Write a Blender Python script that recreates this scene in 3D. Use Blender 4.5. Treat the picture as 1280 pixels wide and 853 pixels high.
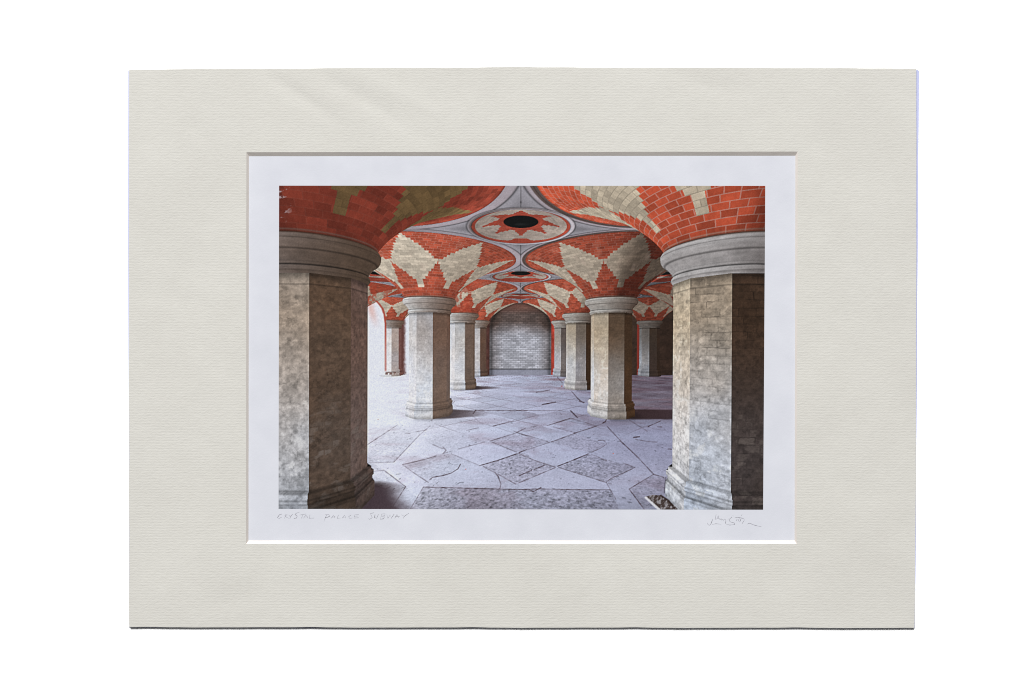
"""A matted photographic print lying on a white surface, seen from straight above."""
import bpy, bmesh, math, random
import numpy as np
from concurrent.futures import ThreadPoolExecutor
from mathutils import Vector

random.seed(7)
scene = bpy.context.scene
for o in list(bpy.data.objects):
    bpy.data.objects.remove(o)

# ---------------------------------------------------------------- camera, light, exposure
PIX = 0.42 / 985.0                     # metres per photograph pixel: the mat is A3 sized
LENS = 60.0
DIST = 1280 * PIX * LENS / 36.0
MAT_TOP = 0.0021

cam_data = bpy.data.cameras.new("camera")
cam = bpy.data.objects.new("camera", cam_data)
scene.collection.objects.link(cam)
cam_data.lens = LENS
cam_data.sensor_width = 36.0
cam_data.clip_start = 0.05
cam_data.clip_end = 50.0
cam.location = (0.0, 0.0, DIST + MAT_TOP)
cam.rotation_euler = (0.0, 0.0, 0.0)
scene.camera = cam

world = bpy.data.worlds.new("World")
scene.world = world
world.use_nodes = True
bg = world.node_tree.nodes["Background"]
bg.inputs["Color"].default_value = (0.97, 0.98, 1.0, 1.0)
bg.inputs["Strength"].default_value = 0.10

light = bpy.data.lights.new("window_light", 'AREA')
light.shape = 'RECTANGLE'
light.size, light.size_y = 3.4, 2.8
light.energy = 1730.0
light.color = (0.958, 0.958, 0.956)
lamp = bpy.data.objects.new("window_light", light)
scene.collection.objects.link(lamp)
lamp.location = (-0.9, 5.15, 6.15)
lamp.rotation_euler = (Vector((0, 0, 0)) - lamp.location).to_track_quat('-Z', 'Y').to_euler()

scene.view_settings.view_transform = 'Standard'
scene.view_settings.look = 'None'
scene.view_settings.exposure = 0.0
scene.view_settings.gamma = 1.0
scene.view_settings.use_curve_mapping = False
scene.cycles.use_denoising = False
scene.cycles.filter_width = 1.0

LIT = 1.80                             # light reaching the print: shown = albedo * LIT


# ---------------------------------------------------------------- printed picture
# The colours of the flat photographic print: a vaulted crypt, worked out with numpy
# (a small ray caster for the printed perspective) and carried by the print's ink layer.
FOC, PX, PY = 411.0, 651.0, 426.0            # printed perspective, in picture units
BAY, HALF = 1.2309, 0.61545                  # column spacing
FLOOR, NECK, SPRING, CEIL = -0.500, 0.180, 0.278, 0.548
ZWALL = 4.78
RB = 0.584                                   # radius where the brick funnel ends
PROF_H = np.array([.180, .188, .197, .202, .213, .226, .236, .240, .252, .266, .275, .278])
PROF_R = np.array([.139, .144, .142, .137, .141, .151, .160, .168, .1745, .176, .171, .164])


_TAB = np.random.RandomState(11).rand(1 << 16)


def _hash(ix, iy, seed):
    k = np.asarray(ix).astype(np.int64) * 7919 + np.asarray(iy).astype(np.int64) * 104729 + int(seed) * 15485863
    k ^= k >> 7
    return _TAB[(k * 40503 + (k >> 16)) & 65535]


def vnoise(x, y, seed=0):
    ix, iy = np.floor(x), np.floor(y)
    fx, fy = x - ix, y - iy
    fx, fy = fx * fx * (3 - 2 * fx), fy * fy * (3 - 2 * fy)
    a, b = _hash(ix, iy, seed), _hash(ix + 1, iy, seed)
    c, d = _hash(ix, iy + 1, seed), _hash(ix + 1, iy + 1, seed)
    return (a + (b - a) * fx) * (1 - fy) + (c + (d - c) * fx) * fy


def fbm(x, y, seed=0, octs=4):
    s, amp, tot = 0, 1.0, 0
    for k in range(octs):
        s = s + amp * vnoise(x * 2 ** k, y * 2 ** k, seed + 13 * k)
        tot += amp
        amp *= .55
    return s / tot


def sstep(a, b, x):
    t = np.clip((x - a) / (b - a), 0, 1)
    return t * t * (3 - 2 * t)


def mix(a, b, t):
    t = np.asarray(t)
    if t.ndim and np.ndim(a) != t.ndim + 0 or np.ndim(b) > t.ndim:
        t = t[..., None]
    elif t.ndim:
        t = t[..., None]
    return a + (b - a) * t


def C(*v):
    return np.array(v, float) / 255.0


def funnel_r(h):
    v = np.clip((h - SPRING) / (CEIL - SPRING), 0, 1)
    return .164 + (RB - .164) * (1 - (1 - v ** 1.38) ** (1 / 1.38))


def profile_r(h):
    return np.where(h < SPRING, np.interp(h, PROF_H, PROF_R), funnel_r(h))


_hh = np.linspace(SPRING, CEIL, 400)
_rr = funnel_r(_hh)
_arc = np.concatenate([[0], np.cumsum(np.hypot(np.diff(_hh), np.diff(_rr)))])
ARC = _arc[-1]


def col_of(x, z):
    kx = np.round((x - HALF) / BAY)
    kz = np.clip(np.round((z - 1.0) / BAY), -1, 3)
    return kx, kz, HALF + kx * BAY, 1.0 + kz * BAY


def poly_mask(px, py, pts):
    inside = np.zeros(px.shape, bool)
    n = len(pts)
    for i in range(n):
        x0, y0 = pts[i]
        x1, y1 = pts[(i + 1) % n]
        if y0 == y1:
            continue
        c = ((y0 > py) != (y1 > py)) & (px < (x1 - x0) * (py - y0) / (y1 - y0) + x0)
        inside ^= c
    return inside


def line_dist(px, py, pts):
    d = np.full(px.shape, 1e9)
    for (x0, y0), (x1, y1) in zip(pts[:-1], pts[1:]):
        lx, ly = x1 - x0, y1 - y0
        t = np.clip(((px - x0) * lx + (py - y0) * ly) / (lx * lx + ly * ly), 0, 1)
        d = np.minimum(d, np.hypot(px - x0 - t * lx, py - y0 - t * ly))
    return d


# shaft face colours (sRGB), upper and lower: inner side, inner diagonal, front, outer diagonal
SHAFT = {
    ('L', 0): [((92, 72, 64), (92, 76, 70)), ((84, 66, 53), (82, 67, 57)), ((144, 131, 119), (158, 161, 168)), ((150, 148, 148),) * 2],
    ('L', 1): [((100, 76, 64), (98, 82, 74)), ((106, 82, 69), (106, 88, 78)), ((154, 151, 153), (196, 201, 211)), ((190, 190, 194), (211, 214, 224))],
    ('L', 2): [((98, 78, 66), (92, 76, 66)), ((104, 84, 72), (100, 84, 74)), ((172, 171, 172), (194, 198, 207)), ((196, 197, 202), (211, 214, 224))],
    ('L', 3): [((82, 62, 54),) * 2, ((88, 68, 58),) * 2, ((178, 178, 184),) * 2, ((196, 198, 204),) * 2],
    ('R', 0): [((178, 164, 144), (196, 198, 204)), ((148, 134, 118), (180, 184, 193)), ((58, 43, 33), (62, 54, 52)), ((60, 46, 34),) * 2],
    ('R', 1): [((176, 164, 148), (202, 204, 210)), ((162, 149, 131), (194, 190, 188)), ((82, 65, 51), (132, 125, 120)), ((58, 42, 30), (66, 46, 31))],
    ('R', 2): [((168, 156, 140), (192, 190, 192)), ((162, 149, 132), (188, 184, 182)), ((104, 92, 82), (138, 134, 136)), ((54, 39, 28),) * 2],
    ('R', 3): [((150, 144, 140), (172, 172, 178)), ((146, 138, 132), (168, 168, 174)), ((86, 76, 72), (104, 98, 98)), ((66, 54, 48),) * 2],
    ('A', 3): [((200, 200, 204), (212, 214, 222)), ((196, 196, 202), (212, 214, 222)), ((158, 146, 142), (158, 148, 146)), ((108, 74, 68),) * 2],
    ('B', 3): [((104, 98, 94), (142, 142, 146)), ((92, 86, 82), (128, 128, 132)), ((54, 43, 35), (54, 44, 40)), ((46, 34, 27),) * 2],
}


def z6(*p):
    return [(455 + a / 4.737, 460 + b / 4.737) for a, b in p]


def z7(*p):
    return [(650 + a / 4.74, 460 + b / 4.74) for a, b in p]


JOINTS = [  # polyline, half width, darkness
    (z6((25, 455), (110, 400), (200, 340)), .42, .45), (z6((180, 560), (330, 400), (395, 345)), .38, .32),
    (z6((25, 565), (180, 560)), .4, .2), (z6((230, 575), (300, 625), (385, 680)), .45, .38),
    (z6((230, 575), (360, 545), (430, 523)), .38, .42), (z6((560, 482), (720, 440)), .36, .3),
    (z6((750, 435), (900, 388), (960, 358)), .38, .42),
    (z6((392, 665), (410, 650), (470, 640), (520, 625), (560, 600), (575, 572)), .55, .62),
    (z6((690, 580), (800, 548), (910, 510)), .6, .75), (z6((910, 510), (971, 482)), .45, .55),
    (z6((520, 510), (690, 580)), .35, .22), (z6((710, 585), (780, 622)), .38, .35), (z6((800, 632), (905, 690)), .42, .4),
    (z6((780, 620), (800, 645), (816, 690), (810, 715)), .65, .75),
    (z6((355, 708), (540, 712), (700, 716), (971, 722)), .55, .62), (z6((355, 708), (280, 835)), .5, .45),
    (z6((60, 615), (120, 608)), .4, .3), (z6((120, 608), (250, 705)), .5, .45), (z6((250, 705), (170, 830)), .45, .4),
    (z6((60, 700), (130, 720), (160, 705)), .5, .4),
    (z6((770, 345), (890, 314)), .45, .5), (z6((610, 372), (680, 356)), .35, .35), (z6((640, 280), (690, 325), (770, 347)), .3, .18),
    (z6((660, 253), (820, 254), (971, 253)), .38, .5), (z6((650, 272), (664, 252)), .5, .7),
    (z6((760, 440), (910, 500)), .38, .4), (z6((890, 375), (971, 405)), .38, .35), (z6((410, 455), (470, 480)), .36, .3),
    (z6((470, 470), (490, 490), (470, 510), (500, 500)), .4, .4), (z6((515, 225), (540, 200)), .35, .5),
    (z6((440, 165), (600, 190)), .3, .12), (z6((255, 388), (275, 390)), .6, .4), (z6((310, 380), (370, 370)), .35, .35),
    (z6((400, 295), (405, 315)), .35, .35),
    (z7((190, 440), (250, 418), (330, 387)), .42, .5), (z7((330, 387), (395, 366), (460, 345)), .5, .62),
    (z7((497, 327), (512, 318), (518, 304)), .6, .8),
    (z7((0, 390), (60, 405), (170, 438)), .36, .35), (z7((0, 500), (60, 482), (180, 442)), .36, .35),
    (z7((230, 583), (300, 556), (410, 510)), .62, .8), (z7((430, 500), (480, 478), (520, 452)), .4, .45),
    (z7((470, 430), (495, 428), (510, 434)), .55, .7), (z7((520, 450), (505, 432)), .4, .35),
    (z7((0, 682), (100, 640), (215, 592)), .42, .42), (z7((0, 640), (75, 608)), .55, .6), (z7((90, 602), (150, 578)), .5, .55),
    (z7((0, 510), (100, 552), (215, 588)), .38, .4), (z7((235, 590), (370, 632), (520, 680)), .46, .5),
    (z7((520, 675), (548, 655), (690, 590)), .36, .36), (z7((690, 590), (620, 565)), .5, .35), (z7((520, 550), (430, 512)), .36, .3),
    (z7((0, 721), (130, 718), (330, 722), (540, 722)), .5, .5), (z7((520, 680), (550, 735), (576, 778)), .45, .42),
    (z7((550, 688), (530, 684)), .45, .4),
    (z7((522, 347), (610, 440), (720, 545), (800, 630)), .5, .62), (z7((600, 435), (660, 485), (720, 540)), .3, .4),
    (z7((655, 718), (700, 690), (800, 630)), .48, .55), (z7((800, 630), (860, 648)), .38, .5), (z7((655, 718), (745, 838)), .55, .65),
    (z7((165, 343), (300, 300)), .5, .55), (z7((300, 298), (380, 320), (460, 345)), .36, .3), (z7((200, 350), (330, 385)), .36, .3),
    (z7((70, 350), (100, 345)), .5, .4),
    (z7((100, 145), (180, 132)), .5, .55), (z7((135, 218), (215, 203)), .55, .7), (z7((305, 255), (325, 275), (345, 295)), .7, .8),
    (z7((310, 140), (350, 185), (380, 207)), .5, .6), (z7((225, 55), (255, 90)), .4, .5), (z7((355, 198), (385, 205)), .7, .7),
    (z7((0, 253), (240, 254)), .36, .4), (z7((240, 262), (250, 278)), .3, .3),
    (z7((655, 310), (760, 375)), .36, .4), (z7((765, 348), (840, 314)), .5, .6), (z7((680, 412), (715, 408)), .7, .75),
    (z7((690, 422), (760, 436), (820, 440)), .5, .35), (z7((820, 348), (845, 350)), .6, .4), (z7((885, 480), (905, 482)), .6, .45),
    (z7((60, 722), (85, 735), (130, 710)), .6, .7),
]
SLABS = [  # polygon, tone, speckle
    (z6((520, 507), (720, 440), (910, 503), (690, 580)), .07, .3), (z6((600, 385), (770, 345), (890, 385), (720, 440)), .06, .3),
    (z6((385, 690), (410, 655), (520, 630), (580, 585), (690, 582), (790, 640), (812, 712), (400, 708)), .03, .5),
    (z6((230, 575), (430, 525), (510, 512), (575, 570), (520, 625), (390, 665)), -.01, .9),
    (z6((60, 570), (180, 562), (330, 400), (400, 455), (490, 500), (230, 575), (385, 690), (320, 780), (250, 705), (120, 608)), .06, .2),
    (z6((30, 455), (200, 340), (390, 345), (180, 560), (25, 565)), -.015, .9),
    (z6((700, 582), (910, 512), (985, 500), (985, 680), (905, 690)), -.05, 2.0),
    (z6((760, 440), (900, 392), (985, 415), (930, 500)), -.04, 1.6),
    (z6((355, 710), (985, 722), (985, 860), (270, 860)), -.10, 2.3),
    (z7((0, 722), (540, 722), (610, 860), (0, 860)), -.10, 2.3),
    (z7((0, 395), (165, 440), (0, 498)), -.05, 1.8), (z7((0, 515), (210, 588), (0, 680)), -.05, 2.0),
    (z7((5, 385), (160, 345), (330, 385), (185, 440)), .05, .4), (z7((20, 505), (180, 442), (410, 510), (230, 582)), .045, .4),
    (z7((0, 690), (225, 590), (520, 682), (540, 720), (0, 720)), .035, .4),
    (z7((245, 587), (410, 512), (690, 590), (530, 678)), -.085, 2.2), (z7((190, 440), (330, 390), (520, 452), (420, 505)), -.04, 1.6),
    (z7((170, 345), (300, 300), (460, 345), (335, 386)), -.05, 1.2), (z7((655, 720), (800, 630), (865, 648), (865, 760), (745, 850)), -.06, 1.5),
    (z7((420, 508), (520, 455), (525, 350), (790, 630), (690, 590)), .01, .5),
    (z7((690, 592), (795, 632), (655, 718), (740, 850), (610, 850), (540, 690)), .02, .5),
]


def octagon(rx, ry, ap, cx, cz, h0, h1):
    """nearest hit of rays (rx, ry, 1)*z with a face-aligned octagonal prism: z, face index"""
    tin = np.full(rx.shape, -1e9)
    tout = np.full(rx.shape, 1e9)
    face = np.zeros(rx.shape, int)
    for k in range(8):
        a = k * math.pi / 4
        nx, nz = math.cos(a), math.sin(a)
        den = rx * nx + nz
        off = ap + cx * nx + cz * nz
        t = off / np.where(np.abs(den) < 1e-9, 1e-9, den)
        ent = den < 0
        upd = ent & (t > tin)
        face = np.where(upd, k, face)
        tin = np.where(upd, t, tin)
        tout = np.where(~ent, np.minimum(tout, t), tout)
    ryy = np.where(np.abs(ry) < 1e-9, 1e-9, ry)
    ta, tb = h0 / ryy, h1 / ryy
    lo, hi = np.minimum(ta, tb), np.maximum(ta, tb)
    face = np.where(lo > tin, 8, face)
    tin = np.maximum(tin, lo)
    tout = np.minimum(tout, hi)
    return np.where((tin < tout) & (tin > .05), tin, 1e9), face


def paint(px, py):
    """sRGB colour of the printed picture at picture coordinates px, py (1-D arrays)"""
    n = px.size
    out = np.zeros((n, 3))
    rx, ry = (px - PX) / FOC, (PY - py) / FOC
    # --- base layers: floor and end wall
    zf = np.where(ry < -1e-6, FLOOR / np.where(ry < -1e-6, ry, -1), 1e9)
    zbest = np.minimum(zf, ZWALL)
    kind = np.where(zf < ZWALL, 1, 2)                      # 1 floor 2 wall 3 shaft 4 base 5 revolved 6 ceiling
    colid = np.zeros(n, int)
    face = np.zeros(n, int)
    cols = [(kx, kz) for kz in range(4) for kx in (-2, -1, 0, 1)]
    for ci, (kx, kz) in enumerate(cols):
        cx, cz = HALF + kx * BAY, 1 + kz * BAY
        for ap, h0, h1, kd in ((.1256, FLOOR, NECK + .004, 3), (.137, -.418, -.404, 4), (.143, -.430, -.416, 4),
                               (.139, -.448, -.428, 4), (.145, FLOOR, -.452, 4), (.142, -.456, -.446, 4)):
            t, f = octagon(rx, ry, ap, cx, cz, h0, h1)
            m = t < zbest - 1e-6
            zbest = np.where(m, t, zbest)
            kind = np.where(m, kd, kind)
            colid = np.where(m, ci, colid)
            face = np.where(m, f, face)
    # --- capitals, brick funnels and ceiling: march upwards by height
    up = np.nonzero(ry > NECK / 5.4)[0]
    hs = np.concatenate([np.linspace(NECK, SPRING, 26)[:-1], np.linspace(SPRING, CEIL, 60)])
    hit_h = np.full(n, np.nan)
    live = up
    prev = hs[0]
    for h in hs:
        z = h / ry[live]
        x = rx[live] * z
        _, _, cx, cz = col_of(x, z)
        ins = np.hypot(x - cx, z - cz) < profile_r(np.array(h))
        done = z > zbest[live] + .02
        idx = live[ins & ~done]
        if idx.size:
            lo, hi = np.full(idx.size, prev), np.full(idx.size, h)
            for _ in range(7):
                mid = .5 * (lo + hi)
                zz = mid / ry[idx]
                xx = rx[idx] * zz
                _, _, c1, c2 = col_of(xx, zz)
                i2 = np.hypot(xx - c1, zz - c2) < profile_r(mid)
                hi = np.where(i2, mid, hi)
                lo = np.where(i2, lo, mid)
            hit_h[idx] = hi
        live = live[~ins & ~done]
        prev = h
    hz = hit_h / np.where(ry == 0, 1, ry)
    m = ~np.isnan(hit_h) & (hz < zbest)
    zbest = np.where(m, hz, zbest)
    kind = np.where(m, 5, kind)
    zc = CEIL / ry[live]
    m = zc < zbest[live]
    kind[live[m]] = 6
    zbest[live[m]] = zc[m]
    X, H, Z = rx * zbest, ry * zbest, zbest
    g = fbm(px / 1.1, py / 1.1, 5, 3) - .5                 # fine print grain
    # ------------------------------------------------------------ floor
    i = np.nonzero(kind == 1)[0]
    x, z, qx, qy = X[i], Z[i], px[i], py[i]
    lr = sstep(-1.0, .9, x / (z * .35 + .65))
    c = mix(mix(C(211, 214, 228), C(170, 174, 196), sstep(.05, .55, lr)), C(138, 139, 164) * np.ones((i.size, 3)), sstep(.45, 1, lr))
    c = mix(c, C(172, 175, 194) * np.ones_like(c), (.35 * sstep(560, 600, qy) * sstep(455, 600, qx))[:])
    c = mix(c, C(156, 158, 174) * np.ones_like(c), .55 * sstep(2.0, 4.6, z) * sstep(-.2, .7, x))
    c = c * (1 - .20 * sstep(1.15, .85, z) * sstep(-.6, -.1, x))[:, None]
    # aisle on the right is dim and reddish
    dim = sstep(.50, .95, x) * sstep(1.75, 2.4, z)
    c = mix(c, C(96, 86, 98) * np.ones_like(c), .9 * dim)
    streak = fbm(x * 4.0 + 9 + 1.5 * fbm(x * 2, z * 2, 20, 2), z * 7.0, 21, 5)
    c = c * (1 + (streak - .5)[:, None] * (.10 + .5 * dim + .18 * sstep(2.3, 3.8, z) * sstep(-.3, .2, x))[:, None] * np.array([.8, 1.1, 1.0]))
    rust = sstep(.55, .8, fbm(x * 2.2 + 3, z * 5 + 1, 33, 4)) * sstep(1.6, 3.0, z) * sstep(-.1, .5, x)
    c = mix(c, C(128, 100, 108) * np.ones_like(c), .45 * rust)
    dirt = fbm(x * 5 + 2 * fbm(x * 3, z * 3, 24, 2), z * 6, 25, 5)
    c = mix(c, c * np.array([.86, .80, .80]), .55 * sstep(.52, .72, dirt) * sstep(-.9, -.2, x / z))
    dots = sstep(.76, .84, fbm(x * 62 + 9 * fbm(x * 4, z * 4, 28, 2), z * 50 + 9 * fbm(x * 4, z * 4, 29, 2), 26, 3)) * sstep(4, 1.5, z)
    c = c * (1 - .26 * dots)[:, None]
    tone = np.zeros(i.size)
    spk = np.full(i.size, .7)
    for pts, tn, sp in SLABS:
        pm = poly_mask(qx + 1.2 * (vnoise(qx / 5, qy / 5, 3) - .5), qy + .9 * (vnoise(qx / 5, qy / 5, 4) - .5), pts)
        tone = np.where(pm, tn, tone)
        spk = np.where(pm, sp, spk)
    near = sstep(3.0, 1.2, z)
    sp1 = fbm(x * 120, z * 110, 41, 3) - .5
    sp2 = sstep(.56, .76, fbm(x * 110, z * 90, 47, 3))
    big = fbm(x * 9 + .4 * z, z * 8, 43, 5) - .5
    v = 1 + .8 * tone * near + spk * near * (.20 * sp1 - .085 * sp2) + .09 * big + .06 * (fbm(x * 22, z * 22, 44, 3) - .5)
    c = c * v[:, None]
    c = c * np.where((spk > 1.4)[:, None], np.array([1.0, .985, .985]), 1.0)
    for pts, hw, dk in JOINTS:
        xs, ys = [p[0] for p in pts], [p[1] for p in pts]
        b = np.nonzero((qx > min(xs) - 4) & (qx < max(xs) + 4) & (qy > min(ys) - 4) & (qy < max(ys) + 4))[0]
        if not b.size:
            continue
        wob = .45 * (vnoise(qx[b] / 3.1, qy[b] / 3.1, 61) - .5)
        hw = hw * .72
        d = np.abs(line_dist(qx[b], qy[b], pts) + wob)
        br = .15 + 1.1 * fbm(qx[b] / 5.0, qy[b] / 5.0, 62, 3)
        a = dk * np.clip(br, 0, 1) * sstep(hw + .6, hw * .3, d)
        c[b] = mix(c[b], C(58, 42, 48) * np.ones((b.size, 3)), np.minimum(a * 1.45, .95))
    # paving further back: diagonal slabs on the same grid, joints fading with distance
    wx, wz = .016 * (fbm(x * 6, z * 6, 63, 2) - .5), .016 * (fbm(x * 6, z * 6, 64, 2) - .5)
    ua, va = (x + z + wx - 1.159) / .296, (x - z + wz + 1.479) / .296
    da, db = np.abs(ua - np.round(ua)), np.abs(va - np.round(va))
    jw = .010 + .004 * z
    far = sstep(1.62, 2.0, z) * sstep(-.95, -.35, x / z * 2.0)
    gap = fbm(x * 5, z * 5, 65, 3)
    jt = np.maximum(sstep(jw * 1.6, jw * .3, da), sstep(jw * 1.6, jw * .3, db)) * sstep(.30, .58, gap) * far
    c = mix(c, C(70, 56, 62) * np.ones_like(c), .42 * jt)
    c = c * (1 + .11 * far * (_hash(np.floor(ua), np.floor(va), 66) - .5))[:, None]
    # contact shadows, falling to the right of each column
    for kx, kz, st, ln in ((-1, 0, .85, .24), (-1, 1, .92, .40), (-1, 2, .90, .42), (-1, 3, .6, .3), (0, 1, .92, 1.0), (0, 2, .7, .5), (0, 0, .4, .2), (0, 3, .5, .5)):
        cx, cz = HALF + kx * BAY, 1 + kz * BAY
        dx, dz = x - cx, z - cz
        wob = .02 * (fbm(x * 14, z * 14, 71, 2) - .5)
        s = sstep(ln, .10, dx + wob) * sstep(-.05, .05, dx) * sstep(.165 - .3 * np.clip(dx - .12, 0, .3) * (kx < 0), .115 - .3 * np.clip(dx - .12, 0, .3) * (kx < 0), np.abs(dz - .01 + wob))
        c = mix(c, C(46, 32, 33) * np.ones_like(c), st * np.sqrt(s))
        ao = sstep(.235, .15, np.hypot(dx, dz))
        c = c * (1 - .22 * ao * (dx > -.05))[:, None]
    # deep shade at the foot of the near left column
    wb = 5 * (fbm(qx / 9, qy / 6, 77, 3) - .5)
    s = sstep(26, 4, (qx - 462) * .62 - (qy - 612) * .55 + wb) * sstep(604, 611, qy - .10 * (qx - 462) + wb)
    c = c * (1 - .25 * sstep(470, 462, qx) * sstep(560, 600, qy))[:, None]
    c = mix(c, C(64, 52, 58) * np.ones_like(c), .95 * s)
    over = sstep(-.15, -1.0, x / z * 2.0) * sstep(1.4, 2.4, z)
    c = mix(c, C(213, 217, 228) * np.ones_like(c), .75 * over)
    c = c * (1 - .25 * sstep(4.72, 4.775, z))[:, None]
    for (a0, b0, rr, cc) in ((768, 567, .9, C(190, 96, 80)), (583, 587, .9, C(176, 84, 74)), (703, 483, 1.3, C(150, 70, 64)), (647, 468, 1.3, C(96, 60, 58)), (473, 525, .8, C(160, 110, 100))):
        dd = np.hypot(qx - a0, (qy - b0) * 1.5)
        c = mix(c, cc * np.ones_like(c), .8 * sstep(rr * 1.3, rr * .5, dd))
    out[i] = c
    # ------------------------------------------------------------ end wall
    i = np.nonzero(kind == 2)[0]
    x, h, qx, qy = X[i], H[i], px[i], py[i]
    row = np.floor(h / .027)
    bx = x / .070 + .5 * (row % 2)
    fx, fy = bx - np.floor(bx), h / .027 - row
    mort = ((fx < .12) | (fy < .30)).astype(float)
    tone = _hash(np.floor(bx), row, 3)
    soot = sstep(.02, .30, h + .10 * (fbm(x * 5, h * 5, 81, 3) - .5)) * .9 + .35 * sstep(.22, .42, np.abs(x))
    base = mix(C(158, 159, 168) * np.ones((i.size, 3)), C(82, 68, 63) * np.ones((i.size, 3)), np.clip(soot, 0, 1))
    c = base * (.88 + .24 * tone)[:, None]
    c = mix(c, base * .66, .5 * mort)
    white = sstep(.50, .72, fbm(x * 9, h * 12, 83, 4)) * sstep(.22, .02, h) * sstep(.45, .15, np.abs(x))
    c = mix(c, C(186, 190, 200) * np.ones_like(c), .28 * white * (1 - .6 * mort))
    c = mix(c, C(112, 66, 54) * np.ones_like(c), .5 * sstep(.36, .50, h))
    blot = fbm(x * 4, h * 3, 85, 4)
    c = c * (.8 + .4 * blot)[:, None]
    c = mix(c, C(128, 130, 146) * np.ones_like(c), .8 * sstep(-.41, -.43, h))
    c = c * (1 - .35 * np.exp(-((h + .418) / .01) ** 2))[:, None]
    # red brick arch edge
    arch = np.where(h < .20, np.abs(x) - .455, np.hypot(np.abs(x) / .455, np.maximum(h - .20, 0) / .37) * .455 - .455)
    red = sstep(-.012, .0, arch) * (np.abs(x) < .75)
    c = mix(c, np.where((x > 0)[:, None], C(160, 62, 50), C(74, 48, 44)) * (.8 + .4 * fbm(x * 20, h * 20, 8, 2))[:, None], red)
    c = c * (1 - .35 * np.exp(-((arch + .03) / .03) ** 2) * (np.abs(x) < .7))[:, None]
    # left aisle: open to glaring daylight; right aisle: in the dark
    la = sstep(-.78, -.82, x)
    c = mix(c, mix(C(70, 44, 40) * np.ones_like(c), C(210, 214, 224) * np.ones_like(c), sstep(503, 509, qx) + sstep(489, 483, qx)), la)
    ra = sstep(.78, .82, x)
    dark = mix(C(70, 54, 44), C(46, 34, 28), sstep(700, 850, qx)) * (.75 + .5 * fbm(x * 14, h * 20, 90, 3))[:, None]
    c = mix(c, dark, ra)
    c = mix(c, C(120, 46, 38) * np.ones_like(c), .9 * (sstep(796.6, 797.4, qx) * sstep(801.8, 800.6, qx)) * ra)
    out[i] = c
    # ------------------------------------------------------------ shafts and bases
    i = np.nonzero((kind == 3) | (kind == 4))[0]
    x, h, z, qx, qy = X[i], H[i], Z[i], px[i], py[i]
    ups, dns = np.zeros((i.size, 3)), np.zeros((i.size, 3))
    fu = np.zeros(i.size)
    kxs = np.array([k[0] for k in cols])[colid[i]]
    kzs = np.array([k[1] for k in cols])[colid[i]]
    fc = face[i]
    ka = np.round(np.arctan2(z - (1 + kzs * BAY), x - (HALF + kxs * BAY)) / (np.pi / 4)).astype(int) % 8
    fc = np.where(fc == 8, ka, fc)
    for (kx, kz) in cols:
        mm = (kxs == kx) & (kzs == kz)
        if not mm.any():
            continue
        side = {-2: 'A', -1: 'L', 0: 'R', 1: 'B'}[kx]
        tab = SHAFT.get((side, kz), SHAFT[('A' if side == 'A' else 'B', 3)])
        # octagon face k: normal angle k*45 (x, z); camera looks along +z, so k=6 is the front
        order = {0: 0, 7: 1, 6: 2, 5: 3, 4: 3} if side in 'LA' and side != 'A' else {4: 0, 5: 1, 6: 2, 7: 3, 0: 3}
        if side == 'A':
            order = {5: 0, 4: 0, 6: 0, 7: 2, 0: 3}
        for k, j in order.items():
            sel = mm & (fc == k)
            ups[sel], dns[sel] = C(*tab[j][0]), C(*tab[j][1])
    ang = np.pi / 4 * fc
    s = x * -np.sin(ang) + z * np.cos(ang) + .37 * kxs + .11 * kzs   # along the face
    c = mix(ups, dns, sstep(.10, -.32, h))
    lum = c.mean(1)
    nearc = sstep(2.6, 1.0, z)
    # masonry under worn limewash
    row = np.floor(h / .0215)
    s = s + .004 * (fbm(s * 40, h * 40, 2, 2) - .5)
    h_ = h + .005 * (fbm(s * 25, h * 25, 3, 2) - .5)
    row = np.floor(h_ / .0215)
    bx = s / .046 + .5 * (row % 2) + .5 * (_hash(row, row * 0, 6) - .5)
    fx, fy = bx - np.floor(bx), h_ / .0215 - row
    show = sstep(.36, .56, fbm(s * 9, h * 7, 7, 3)) * np.where(kxs == 0, 1., .30) * np.where(h > -.02, 1.0, .55)
    mort = np.maximum((fx < .07), (fy < .14)).astype(float)
    tone = _hash(np.floor(bx), row, 9) - .5
    c = c * (1 + show * nearc * (.16 * tone - .27 * mort * fbm(s * 50, h * 50, 4, 2)) + .05 * tone * sstep(1.5, 2.2, z) - .03 * mort * sstep(1.5, 2.2, z))[:, None]
    m1 = fbm(s * 16, h * 16, 11, 5) - .5
    m2 = fbm(s * 95 + 4, h * 95, 12, 4) - .5
    m3 = sstep(.58, .74, fbm(s * 44, h * 40, 14, 4)) * sstep(.35, .55, lum)
    m4 = sstep(.60, .72, fbm(s * 62 + 7, h * 70, 15, 4))
    c = c * (1 + .20 * m1 + .32 * m2 * nearc + .14 * m2)[:, None]
    warm = (fbm(s * 5, h * 4 + 3, 17, 3) - .5)[:, None] * np.array([.10, .0, -.12])
    c = c * (1 + warm)
    c = mix(c, c * .78, .5 * m4 * nearc)
    c = mix(c, np.minimum(c * 1.2 + .04, .84), .45 * m3 * np.where(h < .02, 1., .5))
    pale = sstep(.50, .70, fbm(s * 34 + 2, h * 52 + 5, 19, 5)) * (1 - .7 * mort) * (.5 + _hash(np.floor(bx), row, 77)) * sstep(-.08, -.3, h) * (lum < .45) * nearc * .8
    c = mix(c, C(106, 97, 92) * np.ones_like(c), .55 * pale)
    crk = np.exp(-((fbm(s * 22, h * 22, 101, 4) - .5) / .012) ** 2) * sstep(.5, .62, fbm(s * 8, h * 8, 103, 2)) * nearc
    c = c * (1 - .13 * crk)[:, None]
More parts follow.
